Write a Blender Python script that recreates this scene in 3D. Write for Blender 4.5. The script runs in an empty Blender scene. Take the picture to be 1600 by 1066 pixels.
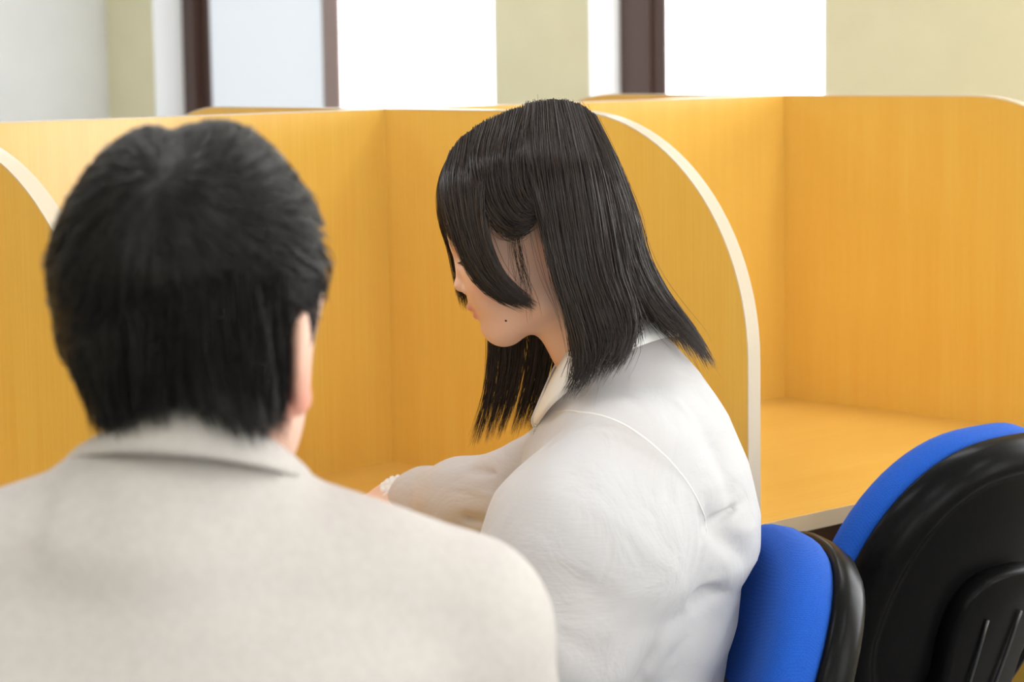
import bpy, math, random
import numpy as np
from mathutils import Matrix, Vector

# ------------------------------------------------------------------ camera, light, exposure
S = bpy.context.scene
COL = S.collection
FPX = 3670.4
CAM_POS = np.array([2.46186, -2.01097, 1.25467])
R = np.array([0.67352922, 0.73901528, -0.01465634])
U = np.array([-0.08049508, 0.09304379, 0.99240284])
F = np.array([-0.73476454, 0.66723255, -0.12215481])
cam_data = bpy.data.cameras.new('camera')
cam = bpy.data.objects.new('camera', cam_data)
COL.objects.link(cam)
cam_data.sensor_width = 36.0
cam_data.sensor_fit = 'HORIZONTAL'
cam_data.lens = FPX * 36.0 / 1600.0
cam_data.clip_start = 0.05
cam_data.dof.use_dof = True
cam_data.dof.focus_distance = 2.42
cam_data.dof.aperture_fstop = 7.0
cam.matrix_world = Matrix(((R[0], U[0], -F[0], CAM_POS[0]), (R[1], U[1], -F[1], CAM_POS[1]),
                           (R[2], U[2], -F[2], CAM_POS[2]), (0, 0, 0, 1)))
S.camera = cam
S.view_settings.view_transform = 'Standard'
S.view_settings.look = 'None'
S.view_settings.gamma = 1.0
S.view_settings.exposure = 0.37
S.view_settings.use_curve_mapping = False

world = bpy.data.worlds.new('world')
S.world = world
world.use_nodes = True
wbg = world.node_tree.nodes['Background']
wbg.inputs['Color'].default_value = (0.92, 0.96, 1.0, 1)
wbg.inputs['Strength'].default_value = 1.0

CEIL_LAMP = 10.0         # emission of the ceiling panels
PANE_LIGHT = 5.0        # daylight behind the frosted panes
ROOM = dict(x0=-3.8, x1=4.6, y0=-4.6, y1=2.0, h=2.55)

# ------------------------------------------------------------------ helpers
rng = np.random.default_rng(7)

def ray(u, v):
    return F + R * (u - 800) / FPX - U * (v - 533) / FPX

def lin(c):
    return tuple(((x / 255) / 12.92 if x / 255 <= 0.04045 else ((x / 255 + 0.055) / 1.055) ** 2.4) for x in c)

def mat(name, color, rough=0.5, spec=0.5, **kw):
    m = bpy.data.materials.new(name)
    m.use_nodes = True
    b = m.node_tree.nodes['Principled BSDF']
    b.inputs['Base Color'].default_value = (*color, 1)
    b.inputs['Roughness'].default_value = rough
    b.inputs['Specular IOR Level'].default_value = spec
    for k, v in kw.items():
        b.inputs[k].default_value = v
    return m

def nodes(m):
    nt = m.node_tree
    return nt, nt.nodes, nt.links, nt.nodes['Principled BSDF']

def add_noise_colour(m, c1, c2, scale=(8, 8, 8), detail=3, coord='Object', lo=0.35, hi=0.65, bump=0.0, bump_dist=0.001):
    nt, N, L, b = nodes(m)
    tc = N.new('ShaderNodeTexCoord'); mp = N.new('ShaderNodeMapping')
    mp.inputs['Scale'].default_value = scale
    nz = N.new('ShaderNodeTexNoise'); nz.inputs['Scale'].default_value = 1.0; nz.inputs['Detail'].default_value = detail
    rp = N.new('ShaderNodeValToRGB')
    rp.color_ramp.elements[0].position = lo; rp.color_ramp.elements[0].color = (*c1, 1)
    rp.color_ramp.elements[1].position = hi; rp.color_ramp.elements[1].color = (*c2, 1)
    L.new(tc.outputs[coord], mp.inputs['Vector']); L.new(mp.outputs['Vector'], nz.inputs['Vector'])
    L.new(nz.outputs['Fac'], rp.inputs['Fac']); L.new(rp.outputs['Color'], b.inputs['Base Color'])
    if bump:
        bp = N.new('ShaderNodeBump'); bp.inputs['Strength'].default_value = bump; bp.inputs['Distance'].default_value = bump_dist
        L.new(nz.outputs['Fac'], bp.inputs['Height']); L.new(bp.outputs['Normal'], b.inputs['Normal'])
    return m

def mesh_np(name, V, faces, material, smooth=True, attr=None):
    """faces: (n,k) int array or list of such arrays"""
    me = bpy.data.meshes.new(name)
    V = np.asarray(V, np.float32)
    fl = faces if isinstance(faces, list) else [faces]
    fl = [np.asarray(f, np.int32) for f in fl if len(f)]
    me.vertices.add(len(V)); me.vertices.foreach_set('co', V.ravel())
    nl = sum(f.size for f in fl); npoly = sum(len(f) for f in fl)
    me.loops.add(nl); me.loops.foreach_set('vertex_index', np.concatenate([f.ravel() for f in fl]))
    me.polygons.add(npoly)
    tot = np.concatenate([np.full(len(f), f.shape[1], np.int32) for f in fl])
    st = np.concatenate([[0], np.cumsum(tot)[:-1]]).astype(np.int32)
    me.polygons.foreach_set('loop_start', st)
    me.polygons.foreach_set('use_smooth', np.full(npoly, smooth, bool))
    if attr:
        for k, a in attr.items():
            a = np.asarray(a, np.float32)
            if a.ndim == 1:
                me.attributes.new(k, 'FLOAT', 'POINT').data.foreach_set('value', a)
            else:
                at = me.attributes.new(k, 'FLOAT_COLOR', 'POINT')
                at.data.foreach_set('color', np.concatenate([a, np.ones((len(a), 1), np.float32)], 1).ravel())
    me.update(calc_edges=True)
    me.validate()
    me.materials.append(material)
    return me

def link(name, me, parent=None, loc=None):
    o = bpy.data.objects.new(name, me)
    COL.objects.link(o)
    if parent is not None:
        o.parent = parent
    if loc is not None:
        o.location = loc
    return o

def empty(name, loc=(0, 0, 0), rz=0.0):
    o = bpy.data.objects.new(name, None)
    COL.objects.link(o)
    o.empty_display_size = 0.1
    o.location = loc
    o.rotation_euler = (0, 0, rz)
    return o

def tag(o, label, cat, group=None):
    o['label'] = label; o['category'] = cat
    if group: o['group'] = group
    return o

class MB:
    """collects boxes / prisms / tubes for one mesh"""
    def __init__(self): self.v = []; self.f = []
    def add(self, V, Fs):
        n = len(self.v); self.v += [tuple(map(float, p)) for p in V]; self.f += [tuple(i + n for i in q) for q in Fs]
    def box(self, lo, hi):
        x0, y0, z0 = lo; x1, y1, z1 = hi
        self.add([(x0, y0, z0), (x1, y0, z0), (x1, y1, z0), (x0, y1, z0), (x0, y0, z1), (x1, y0, z1), (x1, y1, z1), (x0, y1, z1)],
                 [(0, 3, 2, 1), (4, 5, 6, 7), (0, 1, 5, 4), (1, 2, 6, 5), (2, 3, 7, 6), (3, 0, 4, 7)])
        return self
    def prism_y(self, poly, y0, y1):
        """poly in (x,z), extruded along y"""
        n = len(poly)
        V = [(x, y0, z) for x, z in poly] + [(x, y1, z) for x, z in poly]
        Fs = [tuple(range(n)), tuple(range(2 * n - 1, n - 1, -1))] + [(i, i + n, (i + 1) % n + n, (i + 1) % n) for i in range(n)]
        self.add(V, Fs); return self
    def tube(self, pts, rad, n=10, caps=True):
        pts = [np.array(p, float) for p in pts]
        rad = rad if hasattr(rad, '__len__') else [rad] * len(pts)
        rings = []; base = len(self.v); ref = None
        for i, p in enumerate(pts):
            t = pts[min(i + 1, len(pts) - 1)] - pts[max(i - 1, 0)]; t /= np.linalg.norm(t) + 1e-9
            if ref is None:
                ref = np.array([0, 0, 1.0]) if abs(t[2]) < 0.9 else np.array([1.0, 0, 0])
            a = np.cross(t, ref); a /= np.linalg.norm(a); b = np.cross(t, a); ref = -b if np.dot(-b, ref) > 0 else b
            b = np.cross(t, a)
            for k in range(n):
                w = 2 * math.pi * k / n
                self.v.append(tuple(p + rad[i] * (math.cos(w) * a + math.sin(w) * b)))
        for i in range(len(pts) - 1):
            for k in range(n):
                self.f.append((base + i * n + k, base + (i + 1) * n + k, base + (i + 1) * n + (k + 1) % n, base + i * n + (k + 1) % n))
        if caps:
            self.f.append(tuple(base + k for k in range(n)))
            self.f.append(tuple(base + (len(pts) - 1) * n + k for k in range(n - 1, -1, -1)))
        return self
    def lathe(self, prof, c=(0, 0), n=24):
        base = len(self.v)
        for r, z in prof:
            for k in range(n):
                w = 2 * math.pi * k / n
                self.v.append((c[0] + r * math.cos(w), c[1] + r * math.sin(w), z))
        for i in range(len(prof) - 1):
            for k in range(n):
                self.f.append((base + i * n + k, base + i * n + (k + 1) % n, base + (i + 1) * n + (k + 1) % n, base + (i + 1) * n + k))
        self.f.append(tuple(base + k for k in range(n - 1, -1, -1)))
        self.f.append(tuple(base + (len(prof) - 1) * n + k for k in range(n)))
        return self
    def build(self, name, material, parent=None, smooth=False, bevel=0.0, loc=None):
        me = bpy.data.meshes.new(name)
        me.from_pydata(self.v, [], self.f); me.update()
        me.materials.append(material)
        if smooth:
            me.polygons.foreach_set('use_smooth', np.ones(len(me.polygons), bool))
        o = link(name, me, parent, loc)
        if bevel:
            md = o.modifiers.new('bevel', 'BEVEL'); md.width = bevel; md.segments = 2; md.limit_method = 'ANGLE'; md.angle_limit = math.radians(40)
        return o

def structure(o):
    o['kind'] = 'structure'; return o

# ---- signed distance modelling -------------------------------------------------------------
def ell(P, c, r, ax=None):
    q = P - np.asarray(c, np.float32)
    if ax is not None:
        q = q @ np.asarray(ax, np.float32).T
    r = np.asarray(r, np.float32)
    k0 = np.linalg.norm(q / r, axis=-1); k1 = np.linalg.norm(q / (r * r), axis=-1) + 1e-6
    return k0 * (k0 - 1) / k1

def cone(P, a, b, ra, rb):
    a = np.asarray(a, np.float32); b = np.asarray(b, np.float32)
    ab = b - a; t = np.clip(((P - a) @ ab) / (ab @ ab + 1e-12), 0, 1)
    return np.linalg.norm(P - a - t[..., None] * ab, axis=-1) - (ra + t * (rb - ra))

def smin(a, b, k):
    h = np.clip(0.5 + 0.5 * (b - a) / k, 0, 1)
    return b + (a - b) * h - k * h * (1 - h)

def smax(a, b, k):
    return -smin(-a, -b, k)

def chain(P, pts, rad, k=0.02):
    d = None
    for i in range(len(pts) - 1):
        e = cone(P, pts[i], pts[i + 1], rad[i], rad[i + 1])
        d = e if d is None else smin(d, e, k)
    return d

def inside(P, lo, hi, f, far=0.5):
    """evaluate f only where P lies in the box"""
    m = ((P > np.asarray(lo, np.float32)) & (P < np.asarray(hi, np.float32))).all(-1)
    d = np.full(P.shape[0], far, np.float32)
    if m.any(): d[m] = f(P[m])
    return d

def crease(P, a, b, amp, w):
    """positive amp = groove, negative = ridge, fading at both ends"""
    a = np.asarray(a, np.float32); b = np.asarray(b, np.float32)
    ab = b - a; t = ((P - a) @ ab) / (ab @ ab); tc = np.clip(t, 0, 1)
    d2 = ((P - a - tc[..., None] * ab) ** 2).sum(-1)
    fade = np.clip(1.15 - np.abs(tc - 0.5) * 2 * 0.9, 0, 1)
    return amp * fade * np.exp(-d2 / (w * w))

def polycrease(P, pts, amp, w):
    out = 0
    d2 = None
    for i in range(len(pts) - 1):
        a = np.asarray(pts[i], np.float32); b = np.asarray(pts[i + 1], np.float32)
        ab = b - a; t = np.clip(((P - a) @ ab) / (ab @ ab), 0, 1)
        e = ((P - a - t[..., None] * ab) ** 2).sum(-1)
        d2 = e if d2 is None else np.minimum(d2, e)
    return amp * np.exp(-d2 / (w * w))

def axis(lo, hi, h, fine=None, hf=None):
    """grid coordinates along one axis, denser inside the interval fine"""
    x = [lo]
    while x[-1] < hi:
        x.append(x[-1] + (hf if fine is not None and fine[0] < x[-1] < fine[1] else h))
    return np.array(x, np.float32)

def sdf_mesh(f, lo, hi, h, axes=None):
    B = 8
    if axes is None:
        axes = [axis(lo[i], hi[i], h) for i in range(3)]
    axes = [np.concatenate([x, x[-1] + (np.arange((-len(x)) % B) + 1) * h]).astype(np.float32) for x in axes]
    n = np.array([len(x) for x in axes]); nb = n // B
    g = [x.reshape(-1, B).mean(1) for x in axes]
    hw = [(x.reshape(-1, B)[:, -1] - x.reshape(-1, B)[:, 0]) / 2 + h for x in axes]
    Cc = np.stack(np.meshgrid(*g, indexing='ij'), -1).astype(np.float32).reshape(-1, 3)
    HD = np.linalg.norm(np.stack(np.meshgrid(*hw, indexing='ij'), -1).reshape(-1, 3), axis=1)
    d = f(Cc)
    act = np.nonzero(np.abs(d) < HD * 1.6 + 0.012)[0]
    V = np.repeat(np.repeat(np.repeat(np.where(d > 0, 1.0, -1.0).astype(np.float32).reshape(nb), B, 0), B, 1), B, 2)
    o = np.stack(np.meshgrid(*[np.arange(B)] * 3, indexing='ij'), -1).reshape(-1, 3)
    bi = np.stack(np.unravel_index(act, nb), -1) * B
    for s in range(0, len(act), 1500):
        idx = (bi[s:s + 1500, None, :] + o[None]).reshape(-1, 3)
        val = f(np.stack([axes[i][idx[:, i]] for i in range(3)], -1))
        V[idx[:, 0], idx[:, 1], idx[:, 2]] = val
    ins = V < 0
    cnt = np.zeros(np.array(V.shape) - 1, np.int8)
    cs = [(i, j, k) for i in (0, 1) for j in (0, 1) for k in (0, 1)]
    sl = lambda c: tuple(slice(x, x - 1 if x - 1 < 0 else None) for x in c)
    for c in cs:
        cnt += ins[sl(c)]
    cells = np.argwhere((cnt > 0) & (cnt < 8))
    num = np.zeros((len(cells), 3)); den = np.zeros(len(cells))
    for c in cs:
        for ax in range(3):
            if c[ax]: continue
            e = list(c); e[ax] = 1
            va = V[tuple((cells + c).T)]; vb = V[tuple((cells + e).T)]
            m = (va < 0) != (vb < 0)
            t = np.where(m, va / (va - vb + 1e-20), 0)
            pos = cells + np.array(c) + t[:, None] * np.eye(3)[ax]
            num[m] += pos[m]; den[m] += 1
    ii = num / den[:, None]
    verts = np.stack([np.interp(ii[:, i], np.arange(n[i]), axes[i]) for i in range(3)], 1)
    ID = np.full(cnt.shape, -1, np.int32); ID[tuple(cells.T)] = np.arange(len(cells))
    quads = []
    for ax in range(3):
        b, c = (ax + 1) % 3, (ax + 2) % 3
        s0 = [slice(None)] * 3; s1 = [slice(None)] * 3; s0[ax] = slice(0, -1); s1[ax] = slice(1, None)
        ch = ins[tuple(s0)] != ins[tuple(s1)]
        E_ = np.argwhere(ch)
        E_ = E_[(E_[:, b] > 0) & (E_[:, c] > 0) & (E_[:, b] < cnt.shape[b]) & (E_[:, c] < cnt.shape[c])]
        eb = np.eye(3, dtype=int)[b]; ec = np.eye(3, dtype=int)[c]
        q = np.stack([ID[tuple((E_ - eb - ec).T)], ID[tuple((E_ - ec).T)], ID[tuple(E_.T)], ID[tuple((E_ - eb).T)]], 1)
        flip = ~ins[tuple(E_.T)]
        q[flip] = q[flip][:, ::-1]
        quads.append(q)
    Q = np.concatenate(quads); Q = Q[(Q >= 0).all(1)]
    return verts, Q

# ---- hair strands ---------------------------------------------------------------------------
def resample(pts, k):
    """Catmull-Rom through pts (m,3) -> (k,3), even in arc length"""
    p = np.asarray(pts, float); m = len(p)
    pp = np.vstack([2 * p[0] - p[1], p, 2 * p[-1] - p[-2]])
    out = []
    for i in range(m - 1):
        p0, p1, p2, p3 = pp[i], pp[i + 1], pp[i + 2], pp[i + 3]
        t = np.linspace(0, 1, 16, endpoint=False)[:, None]
        out.append(0.5 * (2 * p1 + (p2 - p0) * t + (2 * p0 - 5 * p1 + 4 * p2 - p3) * t ** 2 + (-p0 + 3 * p1 - 3 * p2 + p3) * t ** 3))
    out = np.vstack(out + [p[-1:]])
    s = np.concatenate([[0], np.cumsum(np.linalg.norm(np.diff(out, axis=0), axis=1))])
    q = np.linspace(0, s[-1], k)
    return np.stack([np.interp(q, s, out[:, i]) for i in range(3)], 1)

def strand_mesh(name, St, rad, material, extra=None):
    """St (n,k,3) centre lines, rad (n,) root radius -> three-sided tapering tubes"""
    n, k, _ = St.shape
    T = np.gradient(St, axis=1); T /= np.linalg.norm(T, axis=2, keepdims=True) + 1e-9
    ref = rng.normal(size=(n, 1, 3)); ref = np.repeat(ref, k, 1)
    A = np.cross(T, ref); A /= np.linalg.norm(A, axis=2, keepdims=True) + 1e-9
    Bv = np.cross(T, A)
    prof = np.ones(k); prof[-4:] = [0.9, 0.75, 0.5, 0.12]
    rr = rad[:, None] * prof[None]
    V = np.stack([St + rr[..., None] * (math.cos(w) * A + math.sin(w) * Bv) for w in (0, 2.0944, 4.1888)], 2).reshape(-1, 3)
    i = np.arange(n)[:, None, None] * k * 3 + np.arange(k - 1)[None, :, None] * 3
    j = np.arange(3)[None, None, :]; j2 = (j + 1) % 3
    Q = np.stack([i + j, i + j2, i + 3 + j2, i + 3 + j], -1).reshape(-1, 4)
    rnd = np.repeat(rng.random(n), k * 3)
    if extra is not None:
        Q = [Q, np.asarray(extra[1]) + len(V)]; V = np.vstack([V, extra[0]]); rnd = np.concatenate([rnd, np.full(len(extra[0]), 0.3)])
    return mesh_np(name, V, Q, material, True, {'rnd': rnd})

# ------------------------------------------------------------------ materials
def wood(name, c1, c2, c3, rough=0.22, vertical=True):
    m = mat(name, c1, rough, 1.0)
    nt, N, L, b = nodes(m)
    tc = N.new('ShaderNodeTexCoord')
    def nz(scale, detail, rgh=0.5):
        mp = N.new('ShaderNodeMapping'); mp.inputs['Scale'].default_value = scale
        t = N.new('ShaderNodeTexNoise'); t.inputs['Scale'].default_value = 1; t.inputs['Detail'].default_value = detail
        t.inputs['Roughness'].default_value = rgh
        L.new(tc.outputs['Object'], mp.inputs['Vector']); L.new(mp.outputs['Vector'], t.inputs['Vector']); return t
    if vertical:
        a = nz((26, 26, 0.9), 2); g = nz((260, 260, 6), 3, 0.6)
    else:
        a = nz((18, 0.8, 18), 2); g = nz((240, 6, 240), 3, 0.6)
    r1 = N.new('ShaderNodeValToRGB')
    r1.color_ramp.elements[0].position = 0.3; r1.color_ramp.elements[0].color = (*c1, 1)
    r1.color_ramp.elements[1].position = 0.7; r1.color_ramp.elements[1].color = (*c2, 1)
    L.new(a.outputs['Fac'], r1.inputs['Fac'])
    r2 = N.new('ShaderNodeValToRGB')
    r2.color_ramp.elements[0].position = 0.38; r2.color_ramp.elements[0].color = (0, 0, 0, 1)
    r2.color_ramp.elements[1].position = 0.62; r2.color_ramp.elements[1].color = (0.45, 0.45, 0.45, 1)
    L.new(g.outputs['Fac'], r2.inputs['Fac'])
    mx = N.new('ShaderNodeMix'); mx.data_type = 'RGBA'
    L.new(r2.outputs['Color'], mx.inputs[0]); L.new(r1.outputs['Color'], mx.inputs[6]); mx.inputs[7].default_value = (*c3, 1)
    L.new(mx.outputs[2], b.inputs['Base Color'])
    return m

M_WOOD = wood('beech_laminate', (0.75, 0.450, 0.080), (0.77, 0.495, 0.098), (0.72, 0.405, 0.064))
M_DESK = wood('beech_desktop', (0.70, 0.415, 0.088), (0.73, 0.455, 0.106), (0.68, 0.385, 0.074), vertical=False)
M_BAND = mat('edge_banding', (0.64, 0.54, 0.41), 0.25)
M_DESK_EDGE = mat('desk_edge_banding', (0.80, 0.58, 0.30), 0.3)
M_DARK = mat('shaded_brown_laminate', (0.035, 0.014, 0.007), 0.5)  # dark brown board, with the shade under the desk mixed into its colour
M_WALL = add_noise_colour(mat('cream_wallpaper', (0.72, 0.68, 0.47), 0.85, 0.2), (0.71, 0.67, 0.465), (0.74, 0.70, 0.49), (6, 6, 6), 4)
M_WALL_W = add_noise_colour(mat('white_wallpaper', (0.8, 0.8, 0.77), 0.85, 0.2), (0.64, 0.645, 0.63), (0.67, 0.675, 0.66), (6, 6, 6), 4)
M_JAMB = mat('white_jamb', (0.86, 0.87, 0.88), 0.5)
M_BROWN = mat('brown_window_frame', lin((74, 52, 46)), 0.4)
M_BROWN_L = mat('brown_frame_light', lin((150, 130, 126)), 0.4)
M_CEIL = mat('ceiling_white', (0.85, 0.85, 0.84), 0.9, 0.1)
M_FLOOR = add_noise_colour(mat('carpet_tile', (0.25, 0.24, 0.23), 0.95, 0.1), (0.22, 0.21, 0.20), (0.30, 0.29, 0.28), (90, 90, 90), 4)
M_SHELL = add_noise_colour(mat('black_plastic', (0.005, 0.005, 0.0055), 0.30, 0.07), (0.004, 0.004, 0.0045), (0.006, 0.0058, 0.006), (300, 300, 300), 2, bump=0.15, bump_dist=0.0004)
M_METAL = mat('dark_metal', (0.06, 0.06, 0.065), 0.35, 0.5, Metallic=0.6)

def fabric_blue():
    m = mat('blue_weave', (0.012, 0.10, 0.52), 0.8, 0.25)
    nt, N, L, b = nodes(m)
    tc = N.new('ShaderNodeTexCoord')
    vo = N.new('ShaderNodeTexVoronoi'); vo.inputs['Scale'].default_value = 620; vo.inputs['Randomness'].default_value = 0.35
    L.new(tc.outputs['Object'], vo.inputs['Vector'])
    rp = N.new('ShaderNodeValToRGB')
    rp.color_ramp.elements[0].color = (0.010, 0.115, 0.60, 1); rp.color_ramp.elements[1].color = (0.006, 0.070, 0.40, 1)
    rp.color_ramp.elements[1].position = 0.7
    L.new(vo.outputs['Distance'], rp.inputs['Fac']); L.new(rp.outputs['Color'], b.inputs['Base Color'])
    bp = N.new('ShaderNodeBump'); bp.inputs['Strength'].default_value = 0.5; bp.inputs['Distance'].default_value = 0.001; bp.invert = True
    L.new(vo.outputs['Distance'], bp.inputs['Height']); L.new(bp.outputs['Normal'], b.inputs['Normal'])
    b.inputs['Sheen Weight'].default_value = 0.08
    b.inputs['Sheen Tint'].default_value = (0.3, 0.5, 1, 1)
    return m
M_BLUE = fabric_blue()

def pane_mat(name, col, strength, base=(0.9, 0.93, 0.96)):
    m = mat(name, base, 0.35)
    b = m.node_tree.nodes['Principled BSDF']
    b.inputs['Emission Color'].default_value = (*col, 1); b.inputs['Emission Strength'].default_value = strength
    return m
M_PANE = pane_mat('frosted_glass', (0.96, 0.98, 1.0), PANE_LIGHT)
M_PANE_B = pane_mat('frosted_glass_double', (0.88, 0.94, 1.0), 0.40, (0.45, 0.48, 0.52))
M_LAMP = pane_mat('lamp_diffuser', (0.97, 0.98, 1.0), CEIL_LAMP)

# ------------------------------------------------------------------ the room
x0, x1, y0, y1, HH = ROOM['x0'], ROOM['x1'], ROOM['y0'], ROOM['y1'], ROOM['h']
structure(MB().box((x0 - .2, y0 - .2, -0.1), (x1 + .2, y1 + .3, 0)).build('floor', M_FLOOR))
structure(MB().box((x0 - .2, y0 - .2, HH), (x1 + .2, y1 + .3, HH + .1)).build('ceiling', M_CEIL))
structure(MB().box((x0 - .15, y0, 0), (x0, y1 + .15, HH)).build('wall_left', M_WALL_W))
ADDED_RWINS = [(-3.6, -1.9), (-1.2, 0.5)]  # unseen windows, added to throw light on the edges facing right
rw = MB().box((x1, y0, 0), (x1 + .15, ADDED_RWINS[0][0], HH)).box((x1, ADDED_RWINS[0][1], 0), (x1 + .15, ADDED_RWINS[1][0], HH)).box((x1, ADDED_RWINS[1][1], 0), (x1 + .15, y1 + .15, HH))
for a, b in ADDED_RWINS:
    rw.box((x1, a, 0), (x1 + .15, b, 0.85)).box((x1, a, 2.15), (x1 + .15, b, HH))
structure(rw.build('wall_right', M_WALL))
structure(MB().box((x0, y0 - .15, 0), (x1, y0, HH)).build('wall_back', M_WALL))
SILL, HEAD, RV = 0.45, 2.15, 0.10
WINS = [(-3.544, -2.003), (-1.662, -0.917), (0.35, 1.75), (2.95, 4.55)]
wb = MB()
edges = [x0] + [e for w in WINS for e in w] + [x1]
for i in range(0, len(edges), 2):
    wb.box((edges[i], y1, 0), (edges[i + 1], y1 + .15, HH))
for a, b in WINS:
    wb.box((a, y1, 0), (b, y1 + .15, SILL)); wb.box((a, y1, HEAD), (b, y1 + .15, HH))
structure(wb.build('wall_window', M_WALL))

def window(n, a, b, double, fw=.055, fwr=.055, right=False):
    w = structure(empty('window_%d' % n, (x1, b, SILL) if right else (a, y1, SILL), -math.pi / 2 if right else 0))
    W_, Hh = b - a, HEAD - SILL
    j = MB()
    j.box((0.0, 0.0, 0), (.006, RV + .05, Hh)); j.box((W_ - .006, 0.0, 0), (W_, RV + .05, Hh))
    j.box((0, 0, Hh - .006), (W_, RV + .05, Hh)); j.box((0, -.015, -.012), (W_, RV + .05, .006))
    j.build('window_reveal', M_JAMB, w)
    fr = MB(); fy0, fy1 = RV - .0, RV + .05
    fr.box((.006, fy0, .006), (.006 + fw, fy1, Hh - .006)); fr.box((W_ - .006 - fwr, fy0, .006), (W_ - .006, fy1, Hh - .006))
    fr.box((.006 + fw, fy0, Hh - .05), (W_ - .006 - fwr, fy1, Hh - .006)); fr.box((.006 + fw, fy0, .006), (W_ - .006 - fwr, fy1, .05))
    fr.build('window_frame', M_BROWN, w, bevel=.003)
    xa, xb = .006 + fw, W_ - .006 - fwr
    def sash(p, q, yy, pm, sm=M_BROWN, sl=.045):
        s = MB(); sw = .045
        s.box((p, yy, .05), (p + sl, yy + .02, Hh - .05)); s.box((q - sw, yy, .05), (q, yy + .02, Hh - .05))
        s.box((p + sl, yy, .05), (q - sw, yy + .02, .09)); s.box((p + sl, yy, Hh - .09), (q - sw, yy + .02, Hh - .05))
        so = s.build('sash', sm, w, bevel=.002)
        MB().box((p + sl, yy + .007, .09), (q - sw, yy + .013, Hh - .09)).build('pane', pm, so)
    if double:
        mid = (xa + xb) / 2 - .075
        sash(xa, mid + .012, RV + .028, M_PANE if n > 2 else M_PANE_B); sash(mid, xb, RV + .004, M_PANE, M_BROWN_L, .075)
    else:
        sash(xa, xb, RV + .01, M_PANE)
for i, (a, b) in enumerate(WINS):
    window(i + 1, a, b, i != 1, .1 if i == 1 else .055, .02 if i == 1 else .055)
for i, (a, b) in enumerate(ADDED_RWINS):
    window(i + 5, a, b, True, right=True)

lamp_i = 0
for lx in (-2.2, 0.3, 2.8):
    for ly in (-3.2, -1.0, 1.0):
        t = tag(empty('ceiling_lamp', (lx, ly, HH)), 'flat white ceiling lamp panel, row %s, %s' % ('near the wall behind' if ly < -2 else 'mid room' if ly < 0 else 'by the windows', 'over the row' if lx < 0 else 'mid ceiling' if lx < 1 else 'far side'), 'lamp', 'ceiling lamp panels')
        MB().box((-.62, -.16, -.05), (.62, .16, 0)).build('housing', M_CEIL, t)
        MB().box((-.6, -.14, -.056), (.6, .14, -.05)).build('diffuser', M_LAMP, t)

# ------------------------------------------------------------------ study carrels
DZ, PH, TH = 0.70, 0.48, 0.02          # desk height, partition above it, board thickness
DEP, RAD = 0.652, 0.286                # divider depth, radius of its front corner
TOP = DZ + PH

def divider_outline(sx, grow=0.0):
    pts = [(0, 0), (DEP + grow, 0)]
    for k in range(25):
        a = math.pi / 2 * k / 24
        pts.append((DEP - RAD + (RAD + grow) * math.cos(a), TOP - RAD + (RAD + grow) * math.sin(a)))
    pts.append((0, TOP + grow))
    return [(sx * x, z) for x, z in pts]

def carrel(name, label, yN, width, sx, back=True, modesty=True):
    """booth in front of (sx=1) or behind (sx=-1) the back panel, with the divider on its far side"""
    ox = 0.0 if sx > 0 else -TH
    c = tag(empty(name, (ox, yN, 0)), label, 'study carrel', 'study carrels in the double-sided row')
    if back:
        MB().box((-TH, -width + TH, 0), (0, TH, TOP)).build('back_panel', M_WOOD, c)
        MB().box((-TH - .0002, -width + TH, TOP), (.0002, TH, TOP + .0012)).build('back_panel_edge', M_BAND, c)
    d = MB().prism_y(divider_outline(sx) if sx > 0 else divider_outline(sx)[::-1], 0, TH).build('divider', M_WOOD, c)
    # edge band: thin strip that follows the front edge, the rounded corner and the top
    inner = divider_outline(sx)[1:]; outer = divider_outline(sx, .0015)[1:]
    outer[-1] = (0, TOP + .0015)
    V = []; Fs = []
    for (xi, zi), (xo, zo) in zip(inner, outer):
        V += [(xi, -.0004, zi), (xo, -.0004, zo), (xo, TH + .0004, zo), (xi, TH + .0004, zi)]
    n = len(inner)
    for i in range(n - 1):
        for k in range(4):
            Fs.append((4 * i + k, 4 * i + 4 + k, 4 * i + 4 + (k + 1) % 4, 4 * i + (k + 1) % 4))
    Fs += [(0, 1, 2, 3), (4 * n - 4, 4 * n - 1, 4 * n - 2, 4 * n - 3)]
    b = MB(); b.add(V, Fs); b.build('edge_band', M_BAND, d)
    xs = sorted((sx * 0.0, sx * (DEP - .002)))
    t = MB().box((xs[0], -width + TH, DZ - .02), (xs[1], 0, DZ)).build('desktop', M_DESK, c)
    fx = sorted((sx * (DEP - .002), sx * (DEP - .0005)))
    MB().box((fx[0], -width + TH, DZ - .02), (fx[1], 0, DZ)).build('desktop_edge', M_DESK_EDGE, t)
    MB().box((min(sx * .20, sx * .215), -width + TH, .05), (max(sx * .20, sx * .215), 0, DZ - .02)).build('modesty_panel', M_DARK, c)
    return c
PW = 0.8108; PE = 0.8646
carrel('study_carrel', 'beech study carrel where the student in white sits', 0.0, PE, 1)
carrel('study_carrel', 'empty beech study carrel with the blue chair pushed up to it', PW, PW, 1)
carrel('study_carrel', 'beech study carrel whose rounded divider stands beside the person in beige', -PE, PE, 1)
carrel('study_carrel', 'carrel on the far side of the partition, rounded corner above the beige-jacketed head', 0.0, PE, -1, back=False)
carrel('study_carrel', 'carrel on the far side of the partition, rounded corner below the single window', PW, PW, -1, back=False)

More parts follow.
